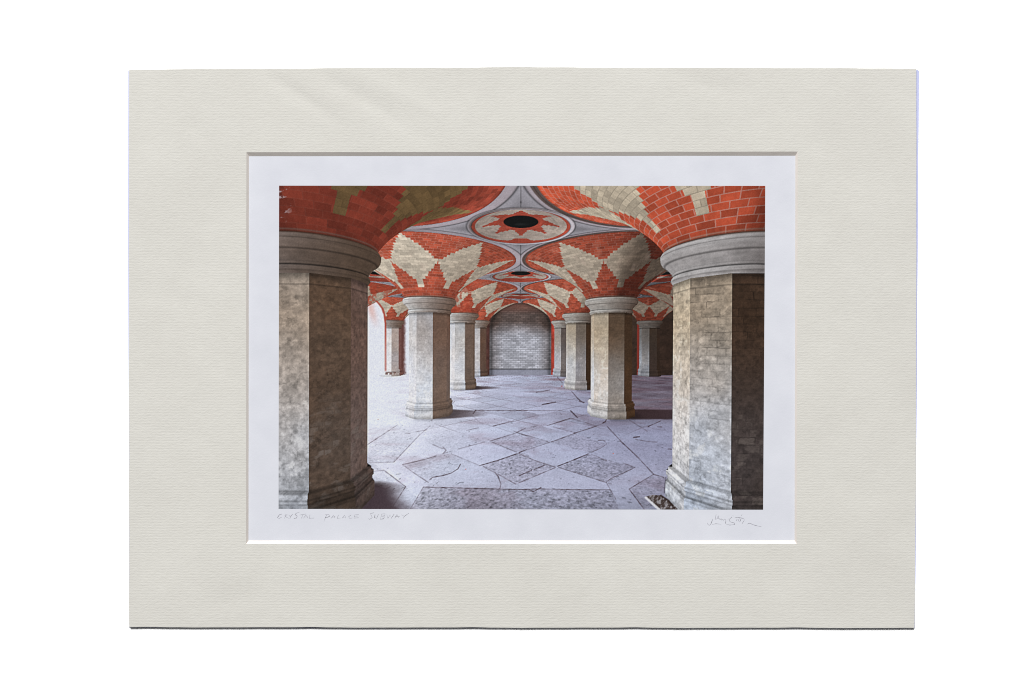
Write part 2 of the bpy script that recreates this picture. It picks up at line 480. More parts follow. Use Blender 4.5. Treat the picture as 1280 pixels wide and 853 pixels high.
    # joints near the top: smooth stone block under the capital
    c = mix(c, c * 1.06 + .01, .5 * sstep(.148, .152, h) * (kind[i] == 3))
    c = c * (1 - .25 * np.exp(-((h - .150) / .0022) ** 2) * nearc)[:, None]
    c = c * (1 - .38 * sstep(.150, .183, h) * (kind[i] == 3))[:, None]
    # arrises between faces
    isb = kind[i] == 4
    c = c * np.where(isb & (h > -.4165), 1.06, 1.0)[:, None]
    c = c * np.where(isb & (kxs == -1) & (kzs == 0) & (fc != 6), .80, 1.0)[:, None]
    for hj, w, d in ((-.403, .004, .40), (-.4205, .0028, .30), (-.4305, .0028, .30), (-.4475, .0035, .45), (-.455, .003, .25)):
        c = c * (1 - d * (.30 + .35 * nearc) * np.exp(-((h - hj) / w) ** 2))[:, None]
    c = c * (1 - .20 * (isb & (h < -.430) & (h > -.449)))[:, None] ** .6
    c = c * (1 - .22 * sstep(-.47, -.5, h))[:, None]
    out[i] = c
    # ------------------------------------------------------------ capitals and funnels
    i = np.nonzero(kind == 5)[0]
    x, h, z, qx, qy = X[i], H[i], Z[i], px[i], py[i]
    kx, kz, cx, cz = col_of(x, z)
    th = np.arctan2(x - cx, -(z - cz))                       # 0 faces the viewer, + to the right
    r = np.hypot(x - cx, z - cz)
    nx = np.sin(th)
    left = (kx < 0)
    cap = h < SPRING
    # stone capital
    e = .0015
    slope = (profile_r(h + e) - profile_r(h - e)) / (2 * e)
    ny = -slope / np.sqrt(1 + slope ** 2)
    lit = np.clip(.5 - .62 * nx + .10, 0, 1) * (1 + .28 * ny)
    lo = np.where(left[:, None], C(96, 78, 68), C(66, 52, 44))
    hi = np.where(left[:, None], C(192, 192, 192), C(163, 160, 156))
    l0 = (left & (kz == 0))[:, None]
    lo, hi = np.where(l0, C(74, 60, 50), lo), np.where(l0, C(134, 123, 120), hi)
    r0 = ((kx == 0) & (kz == 0))[:, None]
    lo, hi = np.where(r0, C(70, 63, 62), lo), np.where(r0, C(160, 157, 157), hi)
    bb = (kx >= 1)[:, None]
    lo, hi = np.where(bb, C(50, 40, 34), lo), np.where(bb, C(100, 94, 90), hi)
    low = sstep(.240, .232, h)[:, None]
    hi = np.where(l0, hi * (1 - .14 * low), hi)
    stone = lo + (hi - lo) * np.clip(lit, 0, 1.05)[:, None]
    st = fbm(th * 9 + kx, h * 60, 23, 4) - .5
    st2 = fbm(th * 3 + kx, h * 140, 24, 3) - .5
    stone = stone * (1 + .20 * st + .20 * st2)[:, None]
    for hj, w, d in ((.2015, .0024, .55), (.2375, .0018, .30), (.186, .002, .12), (.262, .0012, .22), (.2105, .0015, .10)):
        stone = stone * (1 - d * np.exp(-((h - hj) / w) ** 2))[:, None]
    # brick funnel with a ring of eight pale kites
    arc = np.interp(h, _hh, _arc)
    NC = 25
    cr = arc / ARC * NC
    crow = np.floor(cr)
    fy = cr - crow
    rmid = np.interp((crow + .5) / NC * ARC, _arc, _rr)
    oct_ = np.round(th / (np.pi / 4))
    dth = np.abs(th - oct_ * np.pi / 4)
    s0, sm = 3.0, 13.2
    v = crow + .5
    rtip = .574
    ac = v / NC * ARC
    rm_, am_ = np.interp(sm / NC * ARC, _arc, _rr), sm / NC * ARC
    wmax = (np.pi / 8 + .01) * rm_
    tip = np.interp(.570, _rr, _arc)
    half = np.where(v < s0, -1, np.where(v < s0 + 3, .0205, np.where(v < sm, .0205 + (wmax - .0205) * (v - s0 - 2.5) / (sm - s0 - 2.5), wmax * (tip - ac) / (tip - am_))))
    half = np.minimum(half, (np.pi / 8) * rmid)
    wst = np.where(kz <= 0, .0155, .0095)
    halfw = np.round(half / wst) * wst * (half > 0)
    kite = (dth * rmid < halfw) & (half > 0)
    bl = .040
    nb = np.maximum(np.round(2 * np.pi * rmid / bl / 8) * 8, 8)
    bt = th / (2 * np.pi) * nb + .5 * (crow % 2)
    fx = bt - np.floor(bt)
    lin = (2 * np.pi * rmid / nb)
    mw = .0026
    mort = np.maximum((fx * lin < mw), (fy * ARC / NC < mw * .95)).astype(float)
    tn = _hash(np.floor(bt), crow + 31 * kx, 27) - .5
    u = (r - .164) / (RB - .164)
    redc = C(163, 77, 57) * np.ones((i.size, 3))
    crm = C(184, 173, 157) * np.ones((i.size, 3))
    crm = np.where((kz <= 0)[:, None], np.where(left[:, None], C(146, 124, 100), C(168, 156, 138)), crm)
    near0 = (kz <= 0)
    redc = np.where(near0[:, None], np.where(left[:, None], C(168, 77, 60), C(168, 74, 51)), redc)
    cc = np.where(kite[:, None], crm, redc)
    cc = cc * (1 + tn * np.where(kite, .20, .26))[:, None]
    mcol = np.where(kite[:, None], crm * np.where(near0 & left, .7, .82)[:, None], C(176, 132, 122))
    wash = sstep(2.9, 1.2, z)
    ms = np.where(near0, np.where(left, .14, .75), np.where(kite, .60, .75)) * (.45 + .55 * wash)
    cc = mix(cc, mcol, mort * ms)
    bl2 = fbm(th * 4 + kx * 3, arc * 14 + kz, 29, 4) - .5
    bl3 = fbm(th * 22 + kx * 3, arc * 70 + kz, 30, 3) - .5
    cc = cc * (1 + .20 * bl2 + .14 * bl3)[:, None]
    # light: daylight enters from the left, the near left funnel and the right flanks are in shade
    L = .90 - .13 * nx
    L = np.where(near0 & left, .62 + .14 * sstep(-.15, -.65, nx) + .22 * sstep(.55, .98, u), L)
    L = np.where(near0 & ~left, 1.0 - .42 * sstep(-.50, .12, nx) + .05 * u, L)
    L = np.where((kz == 1) & ~left, (.87 - .10 * sstep(-.75, -.35, nx)) * (1 - .46 * sstep(-.30, .15, nx)), L)
    L = np.where((kz == 1) & left, 1.0 - .16 * sstep(.1, .9, nx), L)
    L = np.where((kz >= 2) & ~left, .92 - .34 * sstep(-.4, .5, nx), L)
    L = np.where((kz >= 2) & left, .98 - .16 * sstep(.2, .9, nx), L)
    L = np.where(kx >= 1, .60, L)
    L = L * (1 - .12 * sstep(.045, .0, arc)) * (1 + .05 * (u - .5))
    cc = cc * L[:, None] ** np.array([.95, 1.05, 1.1])
    smooth = near0 & left
    cc = np.where(smooth[:, None], mix(cc, cc * np.where(kite[:, None], np.array([1.0, .98, .82]), 1.0), 1.0), cc)
    sheen = sstep(.62, .8, fbm(th * 7, arc * 9, 37, 3)) * (kz >= 1)
    cc = mix(cc, C(196, 170, 158) * np.ones_like(cc), .16 * sheen)
    c = np.where(cap[:, None], stone, cc)
    c = mix(c, C(168, 150, 140) * L[:, None], .55 * np.exp(-((h - .2845) / .0022) ** 2))
    c = mix(c, C(54, 38, 30) * np.ones_like(c), .85 * np.exp(-((h - .2775) / .0036) ** 2))
    # pale flakes at the top left corner
    fl = sstep(.66, .74, fbm(qx / 5.5, qy / 3.2, 91, 4)) * (near0 & left) * sstep(372, 352, qx) * sstep(285, 262, qy)
    c = mix(c, C(160, 146, 150) * np.ones_like(c), .8 * fl)
    # a spoiled patch on the third funnel of the left row
    sp = (left & (kz == 2) & ~cap) * sstep(592, 586, qx) * sstep(.45, .55, fbm(qx / 4, qy / 4, 95, 3))
    c = mix(c, C(146, 58, 42) * np.ones_like(c), .6 * sp)
    # rib edge
    c = c * (1 - .25 * sstep(.975, 1.0, u) * ~cap)[:, None]
    out[i] = c
    # ------------------------------------------------------------ ceiling
    i = np.nonzero(kind == 6)[0]
    x, z, qx, qy = X[i], Z[i], px[i], py[i]
    kx, kz, cx, cz = col_of(x, z)
    r = np.hypot(x - cx, z - cz)
    ox, oz = np.round(x / BAY) * BAY, (1 + BAY / 2) + np.round((z - 1 - BAY / 2) / BAY) * BAY
    ro = np.hypot(x - ox, z - oz)
    dxr, dzr = (x - cx) / np.maximum(r, 1e-6), (z - cz) / np.maximum(r, 1e-6)
    cl = C(140, 137, 144) * np.ones((i.size, 3))
    bl = fbm(x * 8, z * 8, 51, 4) - .5
    cl = cl * (1 + .16 * bl)[:, None]
    cl = cl * (1 - .16 * sstep(.64, .70, r) * (ro > .262))[:, None]
    # rib round the funnel: rounded, lit on the flank that looks left
    q = np.clip((r - RB) / .042, 0, 1)
    lf = sstep(.25, -.25, dxr)                              # 1 on flanks that look right, away from the light
    rib = C(158, 149, 156) * np.ones_like(cl) * (1.0 - .10 * np.abs(q - .4) - .10 * sstep(.3, .9, -dzr))[:, None]
    rib = mix(rib, C(74, 60, 55) * np.ones_like(cl), lf * sstep(.62, .50, q) * .85)
    rib = rib * (1 - .22 * np.exp(-((q - .28) / .07) ** 2) * lf)[:, None]
    rib = rib * (1 + .16 * bl)[:, None]
    cl = np.where((r < RB + .042)[:, None], rib, cl)
    cl = cl * (1 - .38 * np.exp(-((r - RB - .044) / .005) ** 2))[:, None]
    # ring of the oculus
    q = (ro - .240) / .022
    dxo, dzo = (x - ox) / np.maximum(ro, 1e-6), (z - oz) / np.maximum(ro, 1e-6)
    inr = (q > 0) & (q < 1)
    sh = 1.05 + .14 * dxo - .22 * dzo * -(q - .3)
    ring = C(158, 152, 158) * np.clip(sh, .6, 1.15)[:, None]
    ring = mix(ring, C(78, 66, 64) * np.ones_like(ring), .7 * sstep(.1, .8, -dxo * .8 + dzo * .0) * sstep(.9, .3, q))
    ring = mix(ring, C(66, 54, 50) * np.ones_like(ring), .6 * sstep(.5, .9, -dzo) * sstep(.25, .5, q) * sstep(.9, .6, q))
    cl = np.where(inr[:, None], ring, cl)
    cl = cl * (1 - .5 * np.exp(-((ro - .240) / .004) ** 2) - .30 * np.exp(-((ro - .264) / .005) ** 2))[:, None]
    # the shallow brick saucer and its black opening (parallax: it rises towards the middle)
    dep = .030
    for _ in range(3):
        zz = (CEIL + dep) / ry[i]
        xx = rx[i] * zz
        rs = np.hypot(xx - ox, zz - oz)
        dep = .034 * sstep(.25, .09, rs)
    thd = np.arctan2(xx - ox, zz - oz)
    rowd = np.floor(rs / .0105)
    fyd = rs / .0105 - rowd
    rm = (rowd + .5) * .0105
    od = np.abs((thd / (np.pi / 4) + .5) % 1 - .5) * np.pi / 4 * rm
    hw = np.clip((.200 - rm) / (.200 - .112), 0, 1) * .046
    hw = np.round(hw * .8 / .0105) * .0105
    redd = (od < hw) | (rm < .118) | (rs > .224)
    nbd = np.maximum(np.round(2 * np.pi * rm / .034), 6)
    btd = thd / (2 * np.pi) * nbd + .5 * (rowd % 2)
    md = np.maximum((btd - np.floor(btd)) < .09, fyd < .17)
    tnd = _hash(np.floor(btd), rowd, 57) - .5
    sau = np.where(redd[:, None], C(148, 66, 52), C(156, 143, 134)) * (1 + .16 * tnd)[:, None]
    sau = mix(sau, sau * .9 + .05, .5 * md)
    sau = sau * (1 + .25 * (fbm(xx * 12, zz * 12, 58, 3) - .5))[:, None]
    sau = sau * (.94 + .10 * dxo * sstep(.1, .25, rs))[:, None]
    hole = sstep(.0875, .0845, rs)
    hc = C(18, 20, 20) * np.ones_like(sau) + (.05 * sstep(.03, .0, np.hypot((xx - ox - .0) / 1.6, zz - oz - .03)))[:, None]
    sau = mix(sau, hc, hole)
    cl = np.where((ro < .240)[:, None], sau, cl)
    # hairline crack with a small hook over the opening
    ck = np.exp(-((qx - 650.8) / .45) ** 2) * ((ro > .262) | ((qy > 241) & (qy < 256)))
    cl = cl * (1 - .42 * ck * (r > RB + .03))[:, None]
    cl = mix(cl, C(40, 36, 38) * np.ones_like(cl), np.exp(-(((qx - 650.8) / .8) ** 2 + ((qy - 253) / 1.1) ** 2)))
    cl = cl * (1 - .10 * sstep(2.2, 4.5, z))[:, None]
    cl = np.where((kx >= 1)[:, None], cl * .62, cl)
    out[i] = cl
    # ------------------------------------------------------------ details over the perspective
    # broken rubble at the foot of the near right column
    m = poly_mask(px, py, [(808, 621), (818, 618.5), (829, 619.5), (842, 629), (850, 637), (827, 638)]) & (kind != 3) & (px < 849)
    rub = fbm((px * .8 + py * .5) / 2.2, (py - px * .7) / 5, 99, 4)
    out = mix(out, mix(C(66, 55, 52) * np.ones((n, 3)), C(142, 138, 142) * np.ones((n, 3)), sstep(.38, .66, rub)), m * 1.0)
    d = line_dist(px, py, [(809, 622), (818, 630), (826, 637)])
    out = mix(out, C(206, 206, 212) * np.ones((n, 3)), .9 * sstep(1.9, .9, d))
    d = line_dist(px, py, [(828, 619.5), (838, 626), (846, 637)])
    out = mix(out, C(44, 32, 28) * np.ones((n, 3)), .8 * sstep(1.6, .6, d))
    d = line_dist(px, py, [(834, 597), (833, 606), (832.5, 616)])
    out = mix(out, C(60, 56, 62) * np.ones((n, 3)), .45 * sstep(1.2, .4, d))
    # daylight glare in the left aisle
    aisle = (Z > 2.6) & (px > 459.3) & (px < 512)
    arch = np.interp(py, [376, 380, 386, 394, 405, 466], [470, 474, 478.5, 481, 482.3, 482.6])
    glare = aisle & (px < arch) & (py > 374.5 + (470 - px) * .55 * (px < 470)) & (kind != 5) & (kind != 6) & (py < 470)
    glare |= aisle & (px < arch - 1) & (py > 378 + (470 - px) * .55 * (px < 470)) & (py < 470)
    pink = np.exp(-((px - (462 + (py - 380) * .28)) / 5) ** 2) * sstep(416, 386, py)
    out = mix(out, mix(C(212, 215, 225) * np.ones((n, 3)), C(206, 166, 158) * np.ones((n, 3)), .75 * pink), glare * 1.0)
    edge = np.abs(px - arch + .4) * np.where(py < 392, .8, 1)
    out = mix(out, C(158, 70, 56) * np.ones((n, 3)), .9 * sstep(1.7, .7, edge) * aisle * (py > 376) * sstep(466, 463, py) * (.65 + .35 * sstep(450, 400, py)))
    dk = aisle & (kind == 2) & (px > 499.5) & (py > 388)
    tw = sstep(509, 503.5, px + 2.0 * (fbm(px / 2, py / 3, 8, 2) - .5))
    out = mix(out, mix(C(210, 213, 223) * np.ones((n, 3)), C(92, 60, 56) * np.ones((n, 3)), tw), dk * 1.0)
    foot = aisle & (py > 465.5) & (py < 469) & (px > 482) & (px < 508) & (fbm(px / 1.7, py / 3, 18, 2) > .5)
    out = mix(out, C(96, 66, 60) * np.ones((n, 3)), foot * .8)
    veil = np.exp(-(((px - 462) / 30) ** 2 + ((py - 470) / 30) ** 2)) * (px > 459.3) * (Z > 1.6)
    out = mix(out, C(214, 218, 229) * np.ones((n, 3)), .5 * veil * (kind == 1))
    gr = fbm(px / .8, py / .8, 6, 2) - .5
    out = out * (1 + .06 * g + .10 * gr)[:, None] + (.025 * gr)[:, None]
    return np.clip(out, 0, .885)


def soften(img, k):
    for ax in (0, 1):
        pad = [(0, 0)] * 3
        pad[ax] = (1, 1)
        p = np.pad(img, pad, mode='edge')
        if ax == 0:
            img = p[:-2] * k + p[1:-1] * (1 - 2 * k) + p[2:] * k
        else:
            img = p[:, :-2] * k + p[:, 1:-1] * (1 - 2 * k) + p[:, 2:] * k
    return img


X0, X1, Y0, Y1 = 348.4, 956.4, 232.4, 637.0


def picture(nx, ny, ss=2):
    xs = X0 + (np.arange(nx * ss) + .5) / (nx * ss) * (X1 - X0)
    ys = Y0 + (np.arange(ny * ss) + .5) / (ny * ss) * (Y1 - Y0)
    gx, gy = np.meshgrid(xs, ys)
    with np.errstate(all='ignore'):
        bands = np.array_split(np.arange(ny * ss), 24)
        with ThreadPoolExecutor(4) as ex:
            c = np.concatenate(list(ex.map(lambda b: paint(gx[b].ravel(), gy[b].ravel()).reshape(len(b), nx * ss, 3), bands)))
    c = c.reshape(ny, ss, nx, ss, 3).mean((1, 3))
    c = soften(c, .04)
    lowp = soften(soften(soften(c, .25), .25), .25)
    return np.clip(c + .75 * (c - lowp), 0, .885)


# ---------------------------------------------------------------- helpers
def at(px, py, z=0.0):
    """photograph pixel -> the point at height z that it shows (metres)"""
    k = PIX * (DIST + MAT_TOP - z) / DIST
    return ((px - 640.0) * k, (426.5 - py) * k, z)


def lin(c):
    c = np.asarray(c, float)
    return np.where(c <= .04045, c / 12.92, ((c + .055) / 1.055) ** 2.4)


def albedo(r, g, b):
    v = lin(np.array([r, g, b]) / 255.0) / LIT
    return (float(v[0]), float(v[1]), float(v[2]), 1.0)


def link(name, verts, faces, mat, parent=None, smooth=False):
    me = bpy.data.meshes.new(name)
    me.from_pydata([tuple(v) for v in verts], [], faces)
    me.update()
    if mat:
        me.materials.append(mat)
    if smooth:
        me.polygons.foreach_set("use_smooth", [True] * len(me.polygons))
    ob = bpy.data.objects.new(name, me)
    scene.collection.objects.link(ob)
    if parent:
        ob.parent = parent
    return ob


def new_mat(name, rough=.9, spec=.2):
    m = bpy.data.materials.new(name)
    m.use_nodes = True
    b = m.node_tree.nodes["Principled BSDF"]
    b.inputs["Roughness"].default_value = rough
    b.inputs["Specular IOR Level"].default_value = spec
    return m, m.node_tree.nodes, m.node_tree.links, b


def math_node(N, L, op, a, b=None, c=None):
    n = N.new("ShaderNodeMath")
    n.operation = op
    for k, v in enumerate((a, b, c)):
        if v is None:
            continue
        if isinstance(v, (int, float)):
            n.inputs[k].default_value = v
        else:
            L.new(v, n.inputs[k])
    return n.outputs[0]


def noise_node(N, L, vec, scale, detail=3.0, rough=.55):
    n = N.new("ShaderNodeTexNoise")
    n.inputs["Scale"].default_value = scale
    n.inputs["Detail"].default_value = detail
    n.inputs["Roughness"].default_value = rough
    L.new(vec, n.inputs["Vector"])
    return n.outputs["Fac"]


def scaled(N, L, vec, s):
    n = N.new("ShaderNodeVectorMath")
    n.operation = 'MULTIPLY'
    L.new(vec, n.inputs[0])
    n.inputs[1].default_value = s
    return n.outputs[0]


# ---------------------------------------------------------------- materials
# laid paper facing of the mat: fine horizontal ribs, fibre, a few soft creases
M_MAT, N, L, B = new_mat("laid_paper", .9, .08)
co = N.new("ShaderNodeTexCoord").outputs["Object"]
sep = N.new("ShaderNodeSeparateXYZ")
L.new(co, sep.inputs[0])
X_, Y_ = sep.outputs[0], sep.outputs[1]
warp = noise_node(N, L, scaled(N, L, co, (1.0, .6, 1.0)), 120, 3)
fibre = noise_node(N, L, scaled(N, L, co, (.45, 1.0, 1.0)), 1150, 3, .6)
grit = noise_node(N, L, co, 1500, 2, .5)
ph = math_node(N, L, 'MULTIPLY_ADD', Y_, 2 * math.pi / .00146, 0.0)
ph = math_node(N, L, 'MULTIPLY_ADD', warp, 2.6, ph)
rib = math_node(N, L, 'SINE', ph)
h1 = math_node(N, L, 'MULTIPLY', rib, .10)
h1 = math_node(N, L, 'MULTIPLY_ADD', fibre, 1.15, h1)
h1 = math_node(N, L, 'MULTIPLY_ADD', grit, .65, h1)
bump = N.new("ShaderNodeBump")
bump.inputs["Strength"].default_value = .78
bump.inputs["Distance"].default_value = .00015
L.new(h1, bump.inputs["Height"])
# creases: shallow valleys along short diagonals, and a slow unevenness of the board
crease = None
for (ax, ay, bx_, by_, wd, amt) in ((330, 90, 420, 150, 9, .9), (395, 88, 520, 165, 11, 1.0), (455, 96, 560, 150, 10, -.5),
                                    (840, 92, 930, 122, 14, .5), (232, 150, 262, 178, 10, .4), (250, 760, 330, 740, 14, .5),
                                    (420, 690, 520, 712, 22, .5), (180, 360, 260, 385, 16, .45), (1040, 600, 1090, 625, 16, .4)):
    p, q = Vector(at(ax, ay)), Vector(at(bx_, by_))
    d = (q - p).normalized()
    mid, hl = (p + q) / 2, (q - p).length / 2
    u = math_node(N, L, 'MULTIPLY_ADD', X_, d.x, -(mid.x * d.x + mid.y * d.y))
    u = math_node(N, L, 'MULTIPLY_ADD', Y_, d.y, u)
    v = math_node(N, L, 'MULTIPLY_ADD', X_, -d.y, (mid.x * d.y - mid.y * d.x))
    v = math_node(N, L, 'MULTIPLY_ADD', Y_, d.x, v)
    u = math_node(N, L, 'MULTIPLY', u, 1 / hl)
    v = math_node(N, L, 'MULTIPLY', v, 1 / (wd * PIX))
    r2 = math_node(N, L, 'MULTIPLY', u, u)
    r2 = math_node(N, L, 'MULTIPLY_ADD', v, v, r2)
    e = math_node(N, L, 'POWER', math.e, math_node(N, L, 'MULTIPLY', r2, -1.0))
    crease = math_node(N, L, 'MULTIPLY_ADD', e, -amt, crease if crease is not None else 0.0)
slow = noise_node(N, L, co, 16, 3)
crease = math_node(N, L, 'MULTIPLY_ADD', slow, 2.2, crease)
bump2 = N.new("ShaderNodeBump")
bump2.inputs["Strength"].default_value = 1.0
bump2.inputs["Distance"].default_value = .00038
L.new(crease, bump2.inputs["Height"])
L.new(bump.outputs[0], bump2.inputs["Normal"])
L.new(bump2.outputs[0], B.inputs["Normal"])
ramp = N.new("ShaderNodeValToRGB")
ramp.color_ramp.elements[0].position, ramp.color_ramp.elements[1].position = .3, .7
ramp.color_ramp.elements[0].color = albedo(206, 203.6, 196.5)
ramp.color_ramp.elements[1].color = albedo(213.5, 211.6, 204.5)
tone = math_node(N, L, 'MULTIPLY_ADD', noise_node(N, L, co, 22, 4), .6, math_node(N, L, 'MULTIPLY', noise_node(N, L, scaled(N, L, co, (.5, 1, 1)), 700, 2), .4))
L.new(tone, ramp.inputs[0])
L.new(ramp.outputs[0], B.inputs["Base Color"])

# white board core seen in the bevel
M_CORE, N, L, B = new_mat("board_core", .8, .2)
B.inputs["Base Color"].default_value = (.48, .445, .412, 1)
co = N.new("ShaderNodeTexCoord").outputs["Object"]
bmp = N.new("ShaderNodeBump")
bmp.inputs["Strength"].default_value = .3
bmp.inputs["Distance"].default_value = .0001
L.new(noise_node(N, L, scaled(N, L, co, (1, 1, 3)), 500, 3), bmp.inputs["Height"])
L.new(bmp.outputs[0], B.inputs["Normal"])

# bluish grey backing board
M_BACK, N, L, B = new_mat("backing_card", .8, .2)
rp = N.new("ShaderNodeValToRGB")
rp.color_ramp.elements[0].color = (.25, .28, .42, 1)
rp.color_ramp.elements[1].color = (.33, .33, .46, 1)
co = N.new("ShaderNodeTexCoord").outputs["Object"]
L.new(noise_node(N, L, co, 120, 3), rp.inputs[0])
L.new(rp.outputs[0], B.inputs["Base Color"])

# cotton print paper, slightly cool white with a soft tooth
M_PAPER, N, L, B = new_mat("print_paper", .9, .06)
co = N.new("ShaderNodeTexCoord").outputs["Object"]
rp = N.new("ShaderNodeValToRGB")
rp.color_ramp.elements[0].position, rp.color_ramp.elements[1].position = .3, .7
rp.color_ramp.elements[0].color = albedo(209, 210.5, 218)
rp.color_ramp.elements[1].color = albedo(215, 216.5, 223.5)
L.new(noise_node(N, L, co, 60, 4), rp.inputs[0])
L.new(rp.outputs[0], B.inputs["Base Color"])
bmp = N.new("ShaderNodeBump")
bmp.inputs["Strength"].default_value = .45
bmp.inputs["Distance"].default_value = .00008
L.new(noise_node(N, L, co, 900, 4, .6), bmp.inputs["Height"])
L.new(bmp.outputs[0], B.inputs["Normal"])

# printed ink: colour attribute, same tooth as the paper
M_INK, N, L, B = new_mat("printed_ink", .9, .04)
at_n = N.new("ShaderNodeAttribute")
at_n.attribute_name = "ink"
L.new(at_n.outputs["Color"], B.inputs["Base Color"])
co = N.new("ShaderNodeTexCoord").outputs["Object"]
bmp = N.new("ShaderNodeBump")
bmp.inputs["Strength"].default_value = .35
bmp.inputs["Distance"].default_value = .00008
L.new(noise_node(N, L, co, 900, 4, .6), bmp.inputs["Height"])
L.new(bmp.outputs[0], B.inputs["Normal"])

M_PENCIL, N, L, B = new_mat("pencil_graphite", .6, .3)
co = N.new("ShaderNodeTexCoord").outputs["Object"]
rp = N.new("ShaderNodeValToRGB")
rp.color_ramp.elements[0].position, rp.color_ramp.elements[1].position = .35, .65
rp.color_ramp.elements[0].color = albedo(120, 118, 126)
rp.color_ramp.elements[1].color = albedo(182, 182, 192)
L.new(noise_node(N, L, co, 900, 2), rp.inputs[0])
L.new(rp.outputs[0], B.inputs["Base Color"])

M_TABLE, N, L, B = new_mat("white_sweep", .9, .1)
co = N.new("ShaderNodeTexCoord").outputs["Object"]
rp = N.new("ShaderNodeValToRGB")
rp.color_ramp.elements[0].color = (.90, .90, .90, 1)
rp.color_ramp.elements[1].color = (.93, .93, .93, 1)
L.new(noise_node(N, L, co, 8, 3), rp.inputs[0])
L.new(rp.outputs[0], B.inputs["Base Color"])

# ---------------------------------------------------------------- the white surface
s_ = 3.0
surf = link("white_surface", [(-s_, -s_, 0), (s_, -s_, 0), (s_, s_, 0), (-s_, s_, 0)], [(0, 1, 2, 3)], M_TABLE)
surf["kind"] = "structure"
surf["label"] = "plain white surface under the matted print"

# ---------------------------------------------------------------- the mounted print
root = bpy.data.objects.new("matted_print", None)
scene.collection.objects.link(root)
root.empty_display_size = .05
root["label"] = "photographic print of a red brick vaulted crypt in a wide cream mat"
root["category"] = "matted print"

BACK_TOP = .0004


def slab(name, outline, z0, z1, mat, parent):
    n = len(outline)
    v = [at(x, y, z0) for x, y in outline] + [at(x, y, z1) for x, y in outline]
    f = [tuple(range(n, 2 * n)), tuple(range(n - 1, -1, -1))]
    f += [(i, (i + 1) % n, n + (i + 1) % n, n + i) for i in range(n)]
    ob = link(name, v, f, mat, parent)
    bm = bmesh.new()
    bm.from_mesh(ob.data)
    bmesh.ops.recalc_face_normals(bm, faces=bm.faces)
    bm.to_mesh(ob.data)
    bm.free()
    return ob


# backing board, set a hair askew under the mat so that it shows along the right edge
back = slab("backing_board", [(161.2, 784.4), (400, 785.2), (800, 785.0), (1144.1, 785.2), (1146.5, 440), (1148.9, 89.3), (1147.2, 87.2),
                              (700, 86.0), (160.2, 88.6), (160.0, 300), (160.6, 560)], 0.0, BACK_TOP, M_BACK, root)
back["label"] = "blue grey backing board showing as a thin strip along the right edge"


# mat: outer outline and window outline, both as dense loops so that the cut edges waver a little
def edge(points, count, jit):
    xs = np.array(points, float)
    seg = np.concatenate([[0], np.cumsum(np.hypot(*np.diff(xs, axis=0).T))])
    t = np.linspace(0, seg[-1], count + 1)
    px, py = np.interp(t, seg, xs[:, 0]), np.interp(t, seg, xs[:, 1])
    dx, dy = xs[-1] - xs[0]
    l = math.hypot(dx, dy)
    w = np.zeros(count + 1)
    for k in range(1, 7):
        w += np.sin(np.linspace(0, k * 9.7 * math.pi, count + 1) + random.random() * 6.28) / k
    w *= jit * .45
    w[0] = w[-1] = 0
    return [(a - dy / l * e, b + dx / l * e) for a, b, e in zip(px, py, w)][:-1]


NH, NV = 96, 64
outer = (edge([(161.3, 87.4), (300, 86.0), (640, 84.1), (900, 84.8), (1145.4, 85.8)], NH, .28)
         + edge([(1145.4, 85.8), (1145.4, 300), (1144.8, 600), (1143.2, 785.0)], NV, .22)
         + edge([(1143.2, 785.0), (640, 784.7), (161.4, 784.2)], NH, .45)
         + edge([(161.4, 784.2), (161.4, 560), (161.0, 300), (161.3, 87.4)], NV, .3))
win_top = (edge([(308.0, 190.5), (640, 190.1), (997.2, 189.7)], NH, .12)
           + edge([(997.2, 189.7), (996.6, 430), (995.9, 680.2)], NV, .12)
           + edge([(995.9, 680.2), (640, 680.3), (307.6, 680.2)], NH, .12)
           + edge([(307.6, 680.2), (307.7, 430), (308.0, 190.5)], NV, .12))
win_low = (edge([(311.8, 196.6), (993.6, 196.0)], NH, .1) + edge([(993.6, 196.0), (992.6, 674.9)], NV, .1)
           + edge([(992.6, 674.9), (311.2, 675.0)], NH, .1) + edge([(311.2, 675.0), (311.8, 196.6)], NV, .1))
n = len(outer)
# rings across the border so that the board can be very slightly uneven
RINGS = 10
verts, faces = [], []
rng = np.random.RandomState(3)
for k in range(RINGS + 1):
    t = k / RINGS
    for (a, b) in zip(outer, win_top):
        x, y = a[0] + (b[0] - a[0]) * t, a[1] + (b[1] - a[1]) * t
        dz = .00010 * math.sin(x / 61.0 + 1.3) * math.sin(y / 47.0) * math.sin(math.pi * t)
        verts.append(at(x, y, MAT_TOP + dz))
for k in range(RINGS):
    for i in range(n):
        j = (i + 1) % n
        faces.append((k * n + i, (k + 1) * n + i, (k + 1) * n + j, k * n + j))
b0 = len(verts)
verts += [at(x, y, MAT_TOP)[:2] + (BACK_TOP,) for x, y in outer]
for i in range(n):
    j = (i + 1) % n
    faces.append((i, j, b0 + j, b0 + i))
mat_ob = link("mat_board", verts, faces, M_MAT, root)
mat_ob["label"] = "cream laid paper mat with a wide border and a cut window"
v = [at(x, y, MAT_TOP) for x, y in win_top] + [at(x, y, BACK_TOP - .0001) for x, y in win_low]
f = [(i, n + i, n + (i + 1) % n, (i + 1) % n) for i in range(n)]
bev = link("window_bevel", v, f, M_CORE, mat_ob)
bev["label"] = "white bevelled edge of the mat window"
for ob in (mat_ob, bev):
    bm = bmesh.new()
    bm.from_mesh(ob.data)
    for fc in bm.faces:
        if fc.normal.z < -1e-6:
            fc.normal_flip()
    bm.to_mesh(ob.data)
    bm.free()

